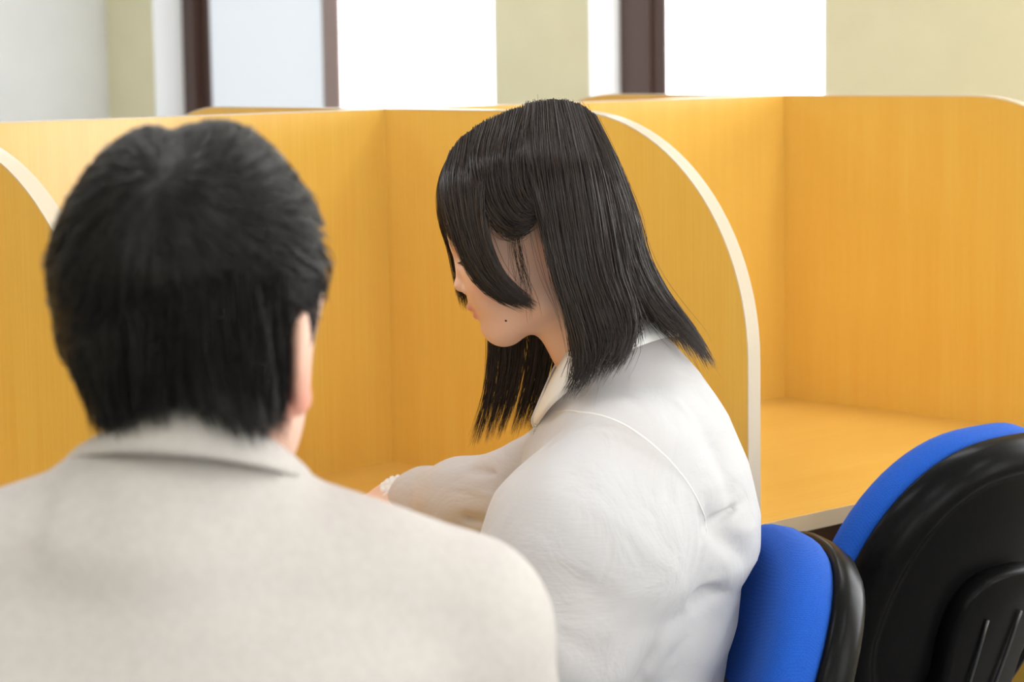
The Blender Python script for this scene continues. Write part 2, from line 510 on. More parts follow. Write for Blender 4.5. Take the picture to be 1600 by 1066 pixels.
# ------------------------------------------------------------------ task chairs
def superell(w, hgt, n=56, p=2.6, narrow=0.0):
    out = []
    for k in range(n):
        a = 2 * math.pi * k / n
        ca, sa = math.cos(a), math.sin(a)
        y = w * math.copysign(abs(ca) ** (2 / p), ca); z = hgt * math.copysign(abs(sa) ** (2 / p), sa)
        y *= 1 - narrow * (z / hgt * 0.5 + 0.5) ** 1.5 - 0.24 * max(0, -z / hgt) ** 2
        out.append((y, z))
    return np.array(out)

def pad_rings(outline, prof, bendy, bendz):
    """prof: list of (scale, x) -> rings; surface bent around both axes"""
    V = []; n = len(outline)
    for s, x in prof:
        for y, z in outline:
            yy, zz = y * s, z * s
            V.append((x + bendy * yy * yy + bendz * zz * zz, yy, zz))
    Fs = []
    m = len(prof)
    for i in range(m - 1):
        for k in range(n):
            Fs.append((i * n + k, i * n + (k + 1) % n, (i + 1) * n + (k + 1) % n, (i + 1) * n + k))
    Fs.append(tuple(range(n - 1, -1, -1))); Fs.append(tuple((m - 1) * n + k for k in range(n)))
    return np.array(V), Fs

def build_pad(name, outline, prof, bendy, bendz, Mx, material, parent):
    V, Fs = pad_rings(outline, prof, bendy, bendz)
    V = V @ Mx[0].T + Mx[1]
    b = MB(); b.add(V, Fs)
    return b.build(name, material, parent, smooth=True)

def task_chair(loc, rz, label, lift=0.0, back_w=0.215, back_h=0.20, tilt=18.0, back_drop=0.0):
    """faces local +x"""
    c = tag(empty('task_chair', loc, rz), label, 'chair', 'blue and black task chairs')
    th = math.radians(tilt)
    Rm = np.array([[math.cos(th), 0, -math.sin(th)], [0, 1, 0], [math.sin(th), 0, math.cos(th)]])
    ctr = np.array([-0.215, 0, 0.575 + lift - back_drop])
    o = superell(back_w, back_h, p=2.5, narrow=0.18)
    # cushion bulges towards the sitter (+x), shell behind it (-x)
    shell = build_pad('back_shell', o, [(0.02, -.036), (0.5, -.036), (0.80, -.0355), (0.835, -.034), (0.845, -.0385), (0.88, -.040), (0.93, -.038), (0.975, -.030), (1.0, -.018), (1.005, -.006), (0.985, 0.0), (0.3, 0.0)], 0.9, 0.35, (Rm, ctr), M_SHELL, c)
    o2 = superell(back_w * .985, back_h * .985, p=2.5, narrow=0.18)
    build_pad('back_cushion', o2, [(0.3, .0), (0.975, .0), (1.0, .006), (1.01, .018), (1.0, .032), (0.965, .045), (0.88, .055), (0.7, .060), (0.4, .062), (0.02, .062)], 0.9, 0.35, (Rm, ctr), M_BLUE, c)
    # bracket cover: a raised plate on the back of the shell that carries on down to the seat
    bo = []
    for k in range(40):
        a = 2 * math.pi * k / 40
        ca, sa = math.cos(a), math.sin(a)
        y = .075 * math.copysign(abs(ca) ** .7, ca); z = .13 * math.copysign(abs(sa) ** .7, sa)
        y *= 1.0 + (0.28 * (z / .13) if z > 0 else 0.1 * -z / .13)
        bo.append((y, z - .075))
    bo = np.array(bo)
    br = build_pad('back_bracket', bo, [(1.0, -.030), (1.0, -.049), (0.97, -.054), (0.9, -.056), (0.02, -.056)], 0.5, 0.2, (Rm, ctr), M_SHELL, c)
    for sy in (-1, 1):
        pts = [(-.0575 + .2 * z * z, sy * (.028 + .04 * (z + .1)), z) for z in np.linspace(.0, -.19, 8)]
        g = MB().tube([Rm @ np.array(p) + ctr for p in pts], .0022, 6)
        g.build('bracket_groove', M_METAL, br, smooth=True)
    # bar from bracket to the seat
    lo_ = Rm @ np.array([-.045, 0, -.22]) + ctr
    zs = 0.43 + lift
    bar = MB()
    path = [lo_, np.array([lo_[0] - .0, 0, zs - .06]), np.array([-.19, 0, zs - .095]), np.array([-.05, 0, zs - .09])]
    path = resample(path, 14)
    for i in range(len(path) - 1):
        pass
    V = []; Fs = []
    for i, p in enumerate(path):
        t = path[min(i + 1, 13)] - path[max(i - 1, 0)]; t /= np.linalg.norm(t); nrm = np.array([t[2], 0, -t[0]])
        for sy, sn in ((-1, -1), (1, -1), (1, 1), (-1, 1)):
            V.append(p + np.array([0, sy * .04, 0]) + nrm * sn * .007)
    for i in range(13):
        for k in range(4):
            Fs.append((4 * i + k, 4 * i + (k + 1) % 4, 4 * i + 4 + (k + 1) % 4, 4 * i + 4 + k))
    Fs += [(3, 2, 1, 0), (52, 53, 54, 55)]
    bar.add(V, Fs); bar.build('back_bar', M_METAL, c, smooth=False, bevel=.003)
    # seat
    so = superell(.225, .215, p=3.0)
    Ms = (np.array([[0, 0, 1.0], [0, 1, 0], [1, 0, 0]]), np.array([0, 0, zs - .05]))
    build_pad('seat_pan', so, [(0.02, -.035), (0.7, -.035), (0.93, -.022), (0.985, -.006), (0.99, .004), (0.3, .004)], 0, 0, Ms, M_SHELL, c)
    build_pad('seat_cushion', so, [(0.3, .004), (0.985, .004), (1.005, .014), (1.0, .032), (0.96, .044), (0.8, .05), (0.02, .047)], 0, 0, Ms, M_BLUE, c)
    MB().lathe([(.028, .10), (.028, .24), (.018, .245), (.018, zs - .09), (.07, zs - .088), (.07, zs - .082)], n=20).build('gas_lift', M_METAL, c, smooth=False)
    hub = MB().lathe([(.03, .075), (.045, .08), (.045, .12), (.03, .13)], n=20).build('base_hub', M_SHELL, c)
    for k in range(5):
        a = 2 * math.pi * k / 5 + .3
        dx, dy = math.cos(a), math.sin(a)
        arm = MB().tube([(dx * .03, dy * .03, .105), (dx * .15, dy * .15, .095), (dx * .28, dy * .28, .075)], [.022, .018, .013], 8).build('base_arm', M_SHELL, c, smooth=True)
        cx, cy = dx * .28, dy * .28
        cs = MB()
        for s in (-1, 1):
            px, py = -dy * s * .014, dx * s * .014
            cs.tube([(cx + px - dy * .007, cy + py + dx * .007, .028), (cx + px + dy * .007, cy + py - dx * .007, .028)], .028, 14)
        cs.build('caster', M_SHELL, c)
    return c

task_chair((0.739, -0.381, 0), math.radians(-122), 'blue task chair with black shell that the student in white sits on', lift=-.022, tilt=21)
task_chair((0.60, 0.20, 0), math.radians(180), 'empty blue task chair seen from behind, black shell with bracket', lift=.04)
task_chair((1.27, -1.20, 0), math.radians(137.8), 'blue task chair under the person in the beige jacket', lift=-.02)

# ------------------------------------------------------------------ people: shared tools
EA = np.array([R[0], R[1], 0]); EA /= np.linalg.norm(EA)
EB = np.array([EA[1], -EA[0], 0])
EC = np.array([0, 0, 1.0])
class Frame:
    """upright frame: a = to the right of the view, b = towards the viewer, c = up"""
    def __init__(s, depth, u0, v0):
        s.O = CAM_POS + depth * ray(u0, v0); s.s = FPX / depth
    def w(s, u, v, b=0.0):
        d = ray(u, v); t = ((s.O - CAM_POS) @ EB + b) / (d @ EB); return CAM_POS + t * d
    def l(s, u, v, b=0.0):
        q = s.w(u, v, b) - s.O
        return np.array([q @ EA, q @ EB, q @ EC])
    def world(s, V):
        V = np.asarray(V); return s.O + V[:, :1] * EA + V[:, 1:2] * EB + V[:, 2:3] * EC

def skin_material(name, base):
    m = mat(name, base, 0.48, 0.4)
    nt, N, L, b = nodes(m)
    at = N.new('ShaderNodeAttribute'); at.attribute_name = 'col'
    L.new(at.outputs['Color'], b.inputs['Base Color'])
    b.inputs['Subsurface Weight'].default_value = 0.12
    b.inputs['Subsurface Radius'].default_value = (1.0, 0.35, 0.2)
    b.inputs['Subsurface Scale'].default_value = 0.006
    return m
SKIN = (0.78, 0.50, 0.38)
M_SKIN = skin_material('skin', SKIN)

def hair_material(name, c1, c2, rough=0.36, spec=0.5):
    m = mat(name, c1, rough, spec)
    nt, N, L, b = nodes(m)
    at = N.new('ShaderNodeAttribute'); at.attribute_name = 'rnd'
    rp = N.new('ShaderNodeValToRGB')
    rp.color_ramp.elements[0].color = (*c1, 1); rp.color_ramp.elements[1].color = (*c2, 1)
    L.new(at.outputs['Fac'], rp.inputs['Fac']); L.new(rp.outputs['Color'], b.inputs['Base Color'])
    return m
M_HAIR_G = hair_material('dark_brown_hair', (0.010, 0.007, 0.006), (0.046, 0.030, 0.024), 0.27)
M_HAIR_M = hair_material('black_hair', (0.004, 0.0035, 0.0035), (0.013, 0.011, 0.0105), 0.36, 0.34)

def sheer_cloth(name, col, alpha):
    m = mat(name, col, 0.75, 0.2)
    nt, N, L, b = nodes(m)
    b.inputs['Sheen Weight'].default_value = 0.15
    tr = N.new('ShaderNodeBsdfTranslucent'); tr.inputs['Color'].default_value = (*col, 1)
    tp = N.new('ShaderNodeBsdfTransparent')
    m1 = N.new('ShaderNodeMixShader'); m1.inputs[0].default_value = 0.25
    m2 = N.new('ShaderNodeMixShader'); m2.inputs[0].default_value = alpha
    out = N['Material Output']
    L.new(b.outputs[0], m1.inputs[1]); L.new(tr.outputs[0], m1.inputs[2])
    L.new(tp.outputs[0], m2.inputs[1]); L.new(m1.outputs[0], m2.inputs[2]); L.new(m2.outputs[0], out.inputs['Surface'])
    tc = N.new('ShaderNodeTexCoord'); mp = N.new('ShaderNodeMapping'); mp.inputs['Scale'].default_value = (60, 60, 420)
    nz = N.new('ShaderNodeTexNoise'); nz.inputs['Scale'].default_value = 1; nz.inputs['Detail'].default_value = 3
    L.new(tc.outputs['Object'], mp.inputs['Vector']); L.new(mp.outputs['Vector'], nz.inputs['Vector'])
    bp = N.new('ShaderNodeBump'); bp.inputs['Strength'].default_value = 0.25; bp.inputs['Distance'].default_value = 0.0012
    L.new(nz.outputs['Fac'], bp.inputs['Height'])
    n2 = N.new('ShaderNodeTexNoise'); n2.inputs['Scale'].default_value = 11; n2.inputs['Detail'].default_value = 4; n2.inputs['Distortion'].default_value = 1.6; n2.inputs['Roughness'].default_value = 0.45
    L.new(tc.outputs['Object'], n2.inputs['Vector'])
    b2 = N.new('ShaderNodeBump'); b2.inputs['Strength'].default_value = 0.55; b2.inputs['Distance'].default_value = 0.012
    L.new(n2.outputs['Fac'], b2.inputs['Height']); L.new(bp.outputs['Normal'], b2.inputs['Normal']); L.new(b2.outputs['Normal'], b.inputs['Normal'])
    return m
M_SHEER = sheer_cloth('sheer_white_nylon', (0.745, 0.742, 0.76), 0.88)
M_CLOTH_W = mat('white_cotton', (0.84, 0.83, 0.82), 0.8, 0.2)
M_TROUSER = add_noise_colour(mat('navy_trouser', (0.03, 0.035, 0.05), 0.85, 0.2), (0.028, 0.032, 0.046), (0.036, 0.04, 0.056), (200, 200, 200), 2)
M_SHOE = mat('dark_leather', (0.03, 0.025, 0.022), 0.4)
M_LINEN = add_noise_colour(mat('beige_linen', (0.54, 0.505, 0.485), 0.85, 0.2), (0.525, 0.49, 0.465), (0.56, 0.525, 0.50), (150, 150, 150), 5, bump=0.3, bump_dist=0.0008)
M_ZIP = mat('zip_metal', (0.6, 0.6, 0.58), 0.3, 0.5, Metallic=0.9)

def interp_strands(guides, n, k=18, root=0.0, spread=0.004, depth=0.010, clump=0.55, nclump=14, cut=0.12, curl=0.0015, pull=None):
    """strands between neighbouring guide curves; guides (m,>=3,3)"""
    g = np.stack([resample(q, k) for q in guides])          # m,k,3
    m = len(g)
    t = rng.random(n) * (m - 1)
    cc = (rng.random(nclump) + np.arange(nclump)) / nclump * (m - 1)
    near = cc[np.argmin(np.abs(t[:, None] - cc[None]), 1)]
    w = np.linspace(0, 1, k)[None] ** 1.3 * clump
    tt = np.clip(t[:, None] * (1 - w) + near[:, None] * w, 0, m - 1 - 1e-6)   # n,k
    i0 = np.floor(tt).astype(int); fr = (tt - i0)[..., None]
    kk = np.arange(k)[None].repeat(n, 0)
    P = g[i0, kk] * (1 - fr) + g[np.minimum(i0 + 1, m - 1), kk] * fr
    ph = rng.random((n, 3)) * 6.28
    s = np.linspace(0, 1, k)[None, :, None]
    P = P + curl * np.sin(s * (5 + 4 * rng.random((n, 1, 1))) + ph[:, None, :]) * (0.3 + s)
    off = rng.normal(size=(n, 1, 3)) * spread
    P = P + off * (0.35 + 0.65 * s)
    # cut tips to different lengths
    L = 1 - cut * rng.random(n) ** 1.5
    r0 = root * rng.random(n)
    q = (r0[:, None] + np.linspace(0, 1, k)[None] * (L - r0)[:, None]) * (k - 1)
    a = np.floor(q).astype(int).clip(0, k - 2); f2 = (q - a)[..., None]
    r = np.arange(n)[:, None]
    return P[r, a] * (1 - f2) + P[r, a + 1] * f2

# ------------------------------------------------------------------ the student
G = Frame(2.45, 900, 650)
gl = G.l
GS = G.s
px = lambda r: r / GS
hp = math.radians(24)
HF = np.array([-math.cos(hp), 0, -math.sin(hp)]); HU = np.array([-math.sin(hp), 0, math.cos(hp)]); HB = np.array([0, 1.0, 0])
HAX = np.stack([HF, HB, HU])

girl = tag(empty('person', (G.w(1060, 1160)[0], G.w(1060, 1160)[1], 0)), 'student with shoulder-length dark hair in a sheer white jacket, bent over the desk', 'person')
def g_obj(name, V, Fc, material, parent=girl, smooth=True, attr=None):
    base = np.array(girl.location)
    return link(name, mesh_np(name, G.world(V) - base, Fc, material, smooth, attr), parent)

def girl_head(P):
    d = ell(P, gl(834, 327), (px(130), px(103), px(121)), HAX)
    d = smin(d, ell(P, gl(771, 350), (px(66), px(84), px(74)), HAX), .02)
    d = smin(d, ell(P, gl(787, 415), (px(66), px(84), px(92)), HAX), .02)
    d = smin(d, ell(P, gl(780, 470), (px(42), px(52), px(50)), HAX), .016)
    for s in (-1, 1):
        d = smin(d, cone(P, gl(848, 462) + [0, s * px(66), 0], gl(790, 508) + [0, s * px(14), 0], px(24), px(25)), .02)
        d = smin(d, ell(P, gl(772, 440) + [0, s * px(46), 0], (px(34), px(30), px(38)), HAX), .018)
    d = smin(d, ell(P, gl(784, 509), (px(26), px(26), px(26))), .012)
    # eye sockets, closed lids
    for s in (-1, 1):
        d = smax(d, -ell(P, gl(714, 404) + [0, s * px(36), 0], (px(15), px(26), px(13)), HAX), .010)
        d = smin(d, ell(P, gl(739, 402) + [0, s * px(34), 0], (px(17), px(19), px(15)), HAX), .004)
    # nose
    d = smin(d, cone(P, gl(725, 396), gl(721.5, 442), px(8), px(10)), .008)
    d = smin(d, ell(P, gl(720.5, 446), (px(10), px(11), px(9))), .005)
    for s in (-1, 1):
        d = smin(d, ell(P, gl(731, 451) + [0, s * px(12), 0], (px(9), px(7), px(7)), HAX), .004)
        d = smax(d, -ell(P, gl(727, 459) + [0, s * px(6), 0], (px(4), px(3), px(3))), .002)
    # philtrum and lips
    d = smin(d, ell(P, gl(748, 467), (px(13), px(20), px(15)), HAX), .008)
    for s in (-1, 1):
        d = smin(d, cone(P, gl(737.5, 479.5), gl(757, 484) + [0, s * px(22), 0], px(7.5), px(3.5)), .0025)
        d = smin(d, cone(P, gl(748.5, 492.5), gl(759, 486) + [0, s * px(20), 0], px(8.5), px(3.5)), .0025)
    d = smax(d, -ell(P, gl(742, 507), (px(9), px(24), px(6.5)), HAX), .004)
    d = d + polycrease(P, [gl(757, 485, -.016), gl(734, 485.5), gl(757, 485, .016)], .0022, .0017)
    # neck
    d = smin(d, cone(P, gl(888, 455), gl(968, 590), px(72), px(80)), .022)
    # ear, near and far
    for s in (-1, 1):
        e = ell(P, gl(872, 398) + [0, s * px(100), 0], (px(20), px(9), px(34)), HAX)
        e = smax(e, -ell(P, gl(868, 396) + [0, s * px(112), 0], (px(10), px(8), px(20)), HAX), .004)
        d = smin(d, e, .006)
    return d

def hand_sdf(P, wrist, fwd, up, side, thumb_side):
    """flat relaxed hand: palm plus five fingers of unequal length; vectors in local frame"""
    wrist, fwd, up, side = [np.asarray(x, float) for x in (wrist, fwd, up, side)]
    pc = wrist + fwd * .045
    d = ell(P, pc, (.046, .036, .014), np.stack([fwd, side, up]))
    d = smin(d, cone(P, wrist - fwd * .03, wrist + fwd * .01, .024, .022), .012)
    for i, (o, ln) in enumerate(((.027, .066), (.010, .076), (-.009, .071), (-.026, .056))):
        o *= thumb_side
        a = wrist + fwd * .078 + side * o
        b = a + fwd * ln * .5 + side * o * .15 + up * .006
        c = b + fwd * ln * .45 - up * .014 + side * o * .1
        d = smin(d, cone(P, a, b, .0088, .0080), .004); d = smin(d, cone(P, b, c, .0080, .0065), .003)
    a = wrist + fwd * .02 + side * .026 * thumb_side; b = a + fwd * .03 + side * .024 * thumb_side - up * .003; c = b + fwd * .032 + side * .004 * thumb_side - up * .004
    d = smin(d, cone(P, a, b, .0125, .0100), .010); d = smin(d, cone(P, b, c, .0098, .0075), .003)
    return d

RW = gl(612, 786, -.300)            # far (right) wrist, on the desk
RE_ = gl(805, 782, -.17); RSH = gl(915, 715, -.15)
LSH = gl(975, 735, .14); LE_ = gl(850, 990, .19); LW = gl(660, 1050, .10)
def dir_(a, b):
    v = np.asarray(b) - np.asarray(a); return v / np.linalg.norm(v)
rfw = np.array([-.72, .69, -.03]); rfw /= np.linalg.norm(rfw)
rsd = np.cross([0, 0, 1.0], rfw); rsd /= np.linalg.norm(rsd)
lfw = dir_(LE_, LW); lsd = np.cross([0, 0, 1.0], lfw); lsd /= np.linalg.norm(lsd)

TORSO = [(1220, 880, 1130, .165), (1150, 868, 1132, .170), (1066, 862, 1122, .165), (1010, 856, 1136, .16), (960, 850, 1150, .160), (908, 835, 1156, .158), (860, 812, 1184, .166), (800, 802, 1187, .172), (720, 815, 1166, .172),
         (650, 845, 1136, .150), (590, 872, 1098, .112), (545, 905, 1058, .075), (505, 935, 1020, .055)]
def stack(P, rows, shrink=0.0, p=2.3):
    rr = []
    for v, uf, ub, hw in rows:
        f = gl(uf, v); b = gl(ub, v)
        rr.append((f[2], (f[0] + b[0]) / 2, (b[0] - f[0]) / 2 - shrink, hw - shrink))
    rr = np.array(sorted(rr)); rr[:, 2:] = np.maximum(rr[:, 2:], .012)
    c = P[..., 2]
    ac = np.interp(c, rr[:, 0], rr[:, 1]); ra = np.interp(c, rr[:, 0], rr[:, 2]); rb = np.interp(c, rr[:, 0], rr[:, 3])
    q = (np.abs((P[..., 0] - ac) / ra) ** p + np.abs(P[..., 1] / rb) ** p) ** (1 / p)
    d = (q - 1) * np.minimum(ra, rb)
    d = np.maximum(d, np.maximum(rr[0, 0] - c, c - rr[-1, 0]))
    return d

def girl_body(P):
    d = inside(P, gl(650, 640, -.14), gl(1060, 130, .14), girl_head)
    d = smin(d, stack(P, TORSO, .042), .03)
    d = smin(d, chain(P, [LSH, LE_, LW], [.050, .041, .027], .02), .03)
    d = smin(d, chain(P, [RSH, RE_, RW], [.050, .036, .024], .02), .03)
    d = smin(d, inside(P, RW - .24, RW + .24, lambda p: hand_sdf(p, RW, rfw, np.array([0, 0, 1.0]), rsd, -1)), .008)
    d = smin(d, inside(P, LW - .24, LW + .24, lambda p: hand_sdf(p, LW, lfw, np.array([0, 0, 1.0]), lsd, 1)), .008)
    return d

lo_, hi_ = gl(540, 1190, -.48) - [.10, .0, .03], gl(1200, 130, .32)
V, Q = sdf_mesh(girl_body, None, None, .0032, [axis(lo_[0], hi_[0], .0032, (gl(700, 450)[0], gl(800, 450)[0]), .0011), axis(lo_[1], hi_[1], .0032, (-.055, .055), .0016),
                axis(lo_[2], hi_[2], .0032, (gl(750, 545)[2], gl(750, 370)[2]), .0011)])
def paint(V, base, spots):
    c = np.repeat(np.array(base)[None], len(V), 0)
    for p, r, col, k in spots:
        w = np.exp(-(((V - np.asarray(p)) / np.asarray(r)) ** 2).sum(1)) * k
        c = c * (1 - w[:, None]) + np.array(col) * w[:, None]
    return c
lipc = (0.62, 0.17, 0.18)
spots = [(gl(768, 448, .045), (.022, .03, .016), (0.80, 0.40, 0.31), .6), (gl(768, 448, -.045), (.022, .03, .016), (0.80, 0.40, 0.31), .6),
         (gl(740, 481), (.0085, .011, .0042), lipc, .95), (gl(747, 494), (.008, .011, .0052), lipc, .95), (gl(748, 483, .010), (.008, .007, .0040), lipc, .9), (gl(752, 491, .009), (.007, .007, .0050), lipc, .9),
         (gl(726, 459), (.004, .006, .002), (0.35, 0.15, 0.1), .7), (gl(871, 395, .07), (.02, .02, .025), (0.75, 0.33, 0.25), .6)]
g_obj('body', V, Q, M_SKIN, attr={'col': paint(V, SKIN, spots)})

# lashes, brow and the small mole on the cheek
for s in (-1, 1):
    b = MB()
    for i in range(9):
        t = i / 8
        a_ = gl(724 + 10 * t, 403 + 4 * t) + np.array([0, s * px(26 + 20 * t), 0])
        b.tube([a_, a_ + np.array([-.003, s * .001, -.003]), a_ + np.array([-.006, s * .002, -.0035])], [.0005, .0004, .0002], 4)
    b.tube([gl(724 + 10 * t, 403 + 4 * t) + np.array([0, s * px(26 + 20 * t), 0]) for t in np.linspace(0, 1, 6)], .0009, 5)
    b2 = MB().tube([gl(712 + 14 * t, 379 - 3 * t) + np.array([0, s * px(18 + 34 * t), 0]) for t in np.linspace(0, 1, 6)], [.001, .0018, .002, .002, .0015, .0006], 5)
    for nm, q in (('eyelashes', b), ('eyebrow', b2)):
        me = bpy.data.meshes.new(nm); me.from_pydata([tuple(p) for p in (G.world(np.array(q.v)) - np.array(girl.location))], [], q.f); me.materials.append(M_HAIR_G)
        link(nm, me, girl)

def project_to(f, p, outward, n=40):
    """move p along outward direction until the sdf is zero"""
    p = np.array(p, float); o = np.array(outward, float); o /= np.linalg.norm(o)
    for _ in range(n):
        p = p - o * float(f(p[None].astype(np.float32))[0]) * 0.8
    return p
mp = project_to(girl_head, gl(790.5, 503, .05), (0, 1, 0))
b = MB(); b.lathe([(.0002, -.0006), (.0011, -.0003), (.0013, .0002), (.0008, .0006), (.0002, .0007)], n=10)
Vm = np.array(b.v)[:, [0, 2, 1]] + mp
me = bpy.data.meshes.new('mole'); me.from_pydata([tuple(p) for p in (G.world(Vm) - np.array(girl.location))], [], b.f); me.materials.append(mat('mole_brown', (0.05, 0.02, 0.015), .5))
link('mole', me, girl)

# white tee under the jacket
def tee(P):
    d = stack(P, TORSO[:-2], .030)
    for sh, el, k, r0, r1 in ((LSH, LE_, .62, .050, .070), (RSH, RE_, .5, .040, .038)):
        en = sh + (el - sh) * k
        e = cone(P, sh, en, r0, r1)
        ax = dir_(sh, el)
        e = np.maximum(e, (P - en) @ ax.astype(np.float32))
        d = smin(d, e, .03)
    return d
V, Q = sdf_mesh(tee, gl(700, 1190, -.32), gl(1230, 500, .32), .006)
g_obj('t_shirt', V, Q, M_CLOTH_W)

# the sheer jacket: body and both sleeves in one surface
def jacket(P):
    d = stack(P, TORSO, 0)
    ls = chain(P, [LSH, gl(918, 845, .175), gl(850, 985, .19), gl(765, 1035, .155), gl(680, 1046, .11)], [.068, .094, .088, .062, .034], .03)
    rs = chain(P, [RSH, gl(805, 783, -.17), gl(722, 784, -.205), gl(662, 781, -.26), gl(628, 783, -.295)], [.062, .054, .046, .033, .022], .025)
    d = smin(d, ls, .045); d = smin(d, rs, .028)
    # armhole seam and the big folds
    d = d + polycrease(P, [gl(868, 664, .16), gl(930, 651, .175), gl(1000, 678, .185), gl(1060, 735, .185), gl(1098, 800, .17)], -.0012, .0040)
    d = d + polycrease(P, [gl(872, 676, .16), gl(930, 662, .18), gl(996, 689, .19), gl(1053, 745, .19), gl(1090, 808, .175)], .0018, .0045)
    for a, c, am, w in FOLDS:
        d = d + crease(P, a, c, am, w)
    n1 = np.sin(P[..., 0] * 37 + 2.1 * np.sin(P[..., 2] * 23)) * np.sin(P[..., 2] * 29 + P[..., 1] * 31 + 1.3)
    d = d + n1 * .0008 + .0006 * np.sin(P[..., 2] * 95 + 3 * np.sin(P[..., 0] * 31 + P[..., 1] * 23)) * np.sin(P[..., 0] * 47 + 1.1)
    return d
FOLDS = []
def fold(a, b, amp, w): FOLDS.append((gl(*a), gl(*b), amp, w))
# gathers behind the arm and at the small of the back
fold((1090, 800, .17), (1165, 880, .10), .010, .014); fold((1080, 850, .16), (1150, 905, .09), -.010, .014)
fold((1060, 830, .18), (1010, 940, .19), .012, .016); fold((1040, 900, .16), (1120, 960, .12), .008, .016)
fold((1140, 870, .08), (1185, 900, 0), .014, .012); fold((1150, 905, .06), (1100, 925, .14), .012, .012)
fold((1000, 950, .18), (960, 1066, .18), .012, .016); fold((1040, 960, .16), (1000, 1060, .17), -.008, .018)
fold((860, 680, .16), (800, 800, .18), .006, .016); fold((900, 700, .19), (830, 830, .22), -.005, .02)
fold((960, 760, .22), (900, 900, .25), .004, .022); fold((1020, 760, .20), (960, 900, .24), -.004, .022)
fold((1060, 600, .10), (1130, 760, .08), -.004, .02); fold((1090, 640, .13), (1140, 800, .12), .005, .018)
fold((890, 620, .12), (820, 740, .12), .005, .015)
fold((790, 730, -.18), (700, 745, -.21), .006, .010); fold((780, 765, -.16), (690, 775, -.21), -.007, .010)
fold((780, 800, -.16), (700, 790, -.21), .008, .010); fold((720, 735, -.22), (650, 765, -.25), .005, .008); fold((720, 815, -.21), (660, 800, -.25), -.005, .010)
# crisp thin folds
for a_, c_, am in (((1098, 806, .17), (1070, 900, .17), .005), ((1085, 812, .17), (1035, 905, .19), -.004), ((1150, 835, .09), (1095, 880, .15), .006), ((1165, 850, .06), (1105, 900, .14), -.005),
                   ((1160, 780, .09), (1092, 828, .16), .009), ((1172, 862, .05), (1135, 892, .10), .008), ((1140, 852, .10), (1116, 900, .13), .010), ((1142, 850, .10), (1130, 890, .12), .008), ((1130, 905, .12), (1060, 935, .16), .005), ((1140, 930, .10), (1050, 975, .16), -.004),
                   ((1140, 960, .08), (1040, 1010, .16), .004), ((1120, 1000, .10), (1030, 1050, .16), -.004), ((1055, 930, .17), (985, 1060, .18), .004),
                   ((880, 690, .19), (800, 790, .20), .003), ((905, 730, .22), (790, 860, .22), -.003), ((1050, 760, .21), (1010, 860, .23), .003), ((1000, 740, .22), (950, 860, .25), -.0025),
                   ((1080, 560, .08), (1120, 680, .08), .0025), ((1040, 560, .12), (1090, 700, .13), -.0025), ((900, 610, .13), (850, 700, .13), .003), ((930, 600, .14), (990, 640, .17), -.0025),
                   ((800, 748, -.125), (735, 735, -.16), .008), ((790, 785, -.115), (725, 765, -.16), -.007), ((765, 815, -.12), (700, 795, -.18), .008), ((705, 745, -.19), (650, 768, -.24), .007), ((700, 772, -.18), (650, 785, -.23), -.006)):
    fold(a_, c_, am, .0075)
V, Q = sdf_mesh(jacket, gl(600, 1200, -.40), gl(1230, 495, .36), .0034)
# open the neck: drop the cap over the collar
zc = gl(960, 512)[2]
keep = ~((V[Q][:, :, 2] > zc).all(1))
jk = g_obj('jacket', V, Q[keep], M_SHEER)

def strip(name, top, bot, material, parent, thick, k=30, frame=G, base=None, rows=5, bulge=0.0):
    T_ = resample([frame.l(*p) for p in top], k); B_ = resample([frame.l(*p) for p in bot], k)
    rowsV = []
    cen = (T_.mean(0) + B_.mean(0)) / 2
    for j in range(rows):
        t = j / (rows - 1)
        r_ = T_ * (1 - t) + B_ * t
        o = r_ - cen; o[:, 2] = 0; o /= np.linalg.norm(o, axis=1, keepdims=True) + 1e-9
        rowsV.append(r_ + o * bulge * math.sin(math.pi * t))
    V = np.concatenate(rowsV)
    Fq = [(j * k + i, j * k + i + 1, (j + 1) * k + i + 1, (j + 1) * k + i) for j in range(rows - 1) for i in range(k - 1)]
    o = link(name, mesh_np(name, frame.world(V) - base, np.array(Fq), material), parent)
    md = o.modifiers.new('thickness', 'SOLIDIFY'); md.thickness = thick; md.offset = 0
    return o
gb = np.array(girl.location)
def seam(pts, r):
    q = resample([gl(*p) for p in pts], 40)
    P_ = q.copy()
    for _ in range(25):
        P_[:, 1] += -jacket(P_.astype(np.float32)) * 0.8 * -1 * -1
    b = MB().tube(list(P_ - [0, .3 * r, 0]), list(r * np.clip(np.minimum(np.linspace(0, 8, 40), np.linspace(8, 0, 40)), .05, 1)), 6)
    me = bpy.data.meshes.new('seam'); me.from_pydata([tuple(p) for p in (G.world(np.array(b.v)) - gb)], [], b.f); me.materials.append(M_CLOTH_W)
    me.polygons.foreach_set('use_smooth', np.ones(len(me.polygons), bool))
    link('seam', me, jk)
seam([(866, 668, .16), (895, 656, .17), (930, 651, .175), (968, 660, .18), (1005, 682, .185), (1040, 712, .185), (1070, 748, .185), (1090, 782, .175), (1104, 818, .165), (1106, 850, .15)], .0011)
strip('collar', [(842, 640, .008), (864, 588, .050), (893, 545, .068), (945, 505, .078), (1000, 486, .05), (1018, 480, 0), (1000, 482, -.05), (945, 500, -.078), (890, 540, -.068), (862, 582, -.05), (840, 640, -.006)],
      [(838, 668, .012), (856, 640, .075), (890, 608, .105), (955, 560, .118), (1030, 530, .075), (1062, 525, 0), (1030, 530, -.075), (955, 560, -.118), (890, 606, -.105), (852, 640, -.07), (834, 668, -.01)], M_CLOTH_W, jk, .0022, k=44, base=gb, bulge=.004)
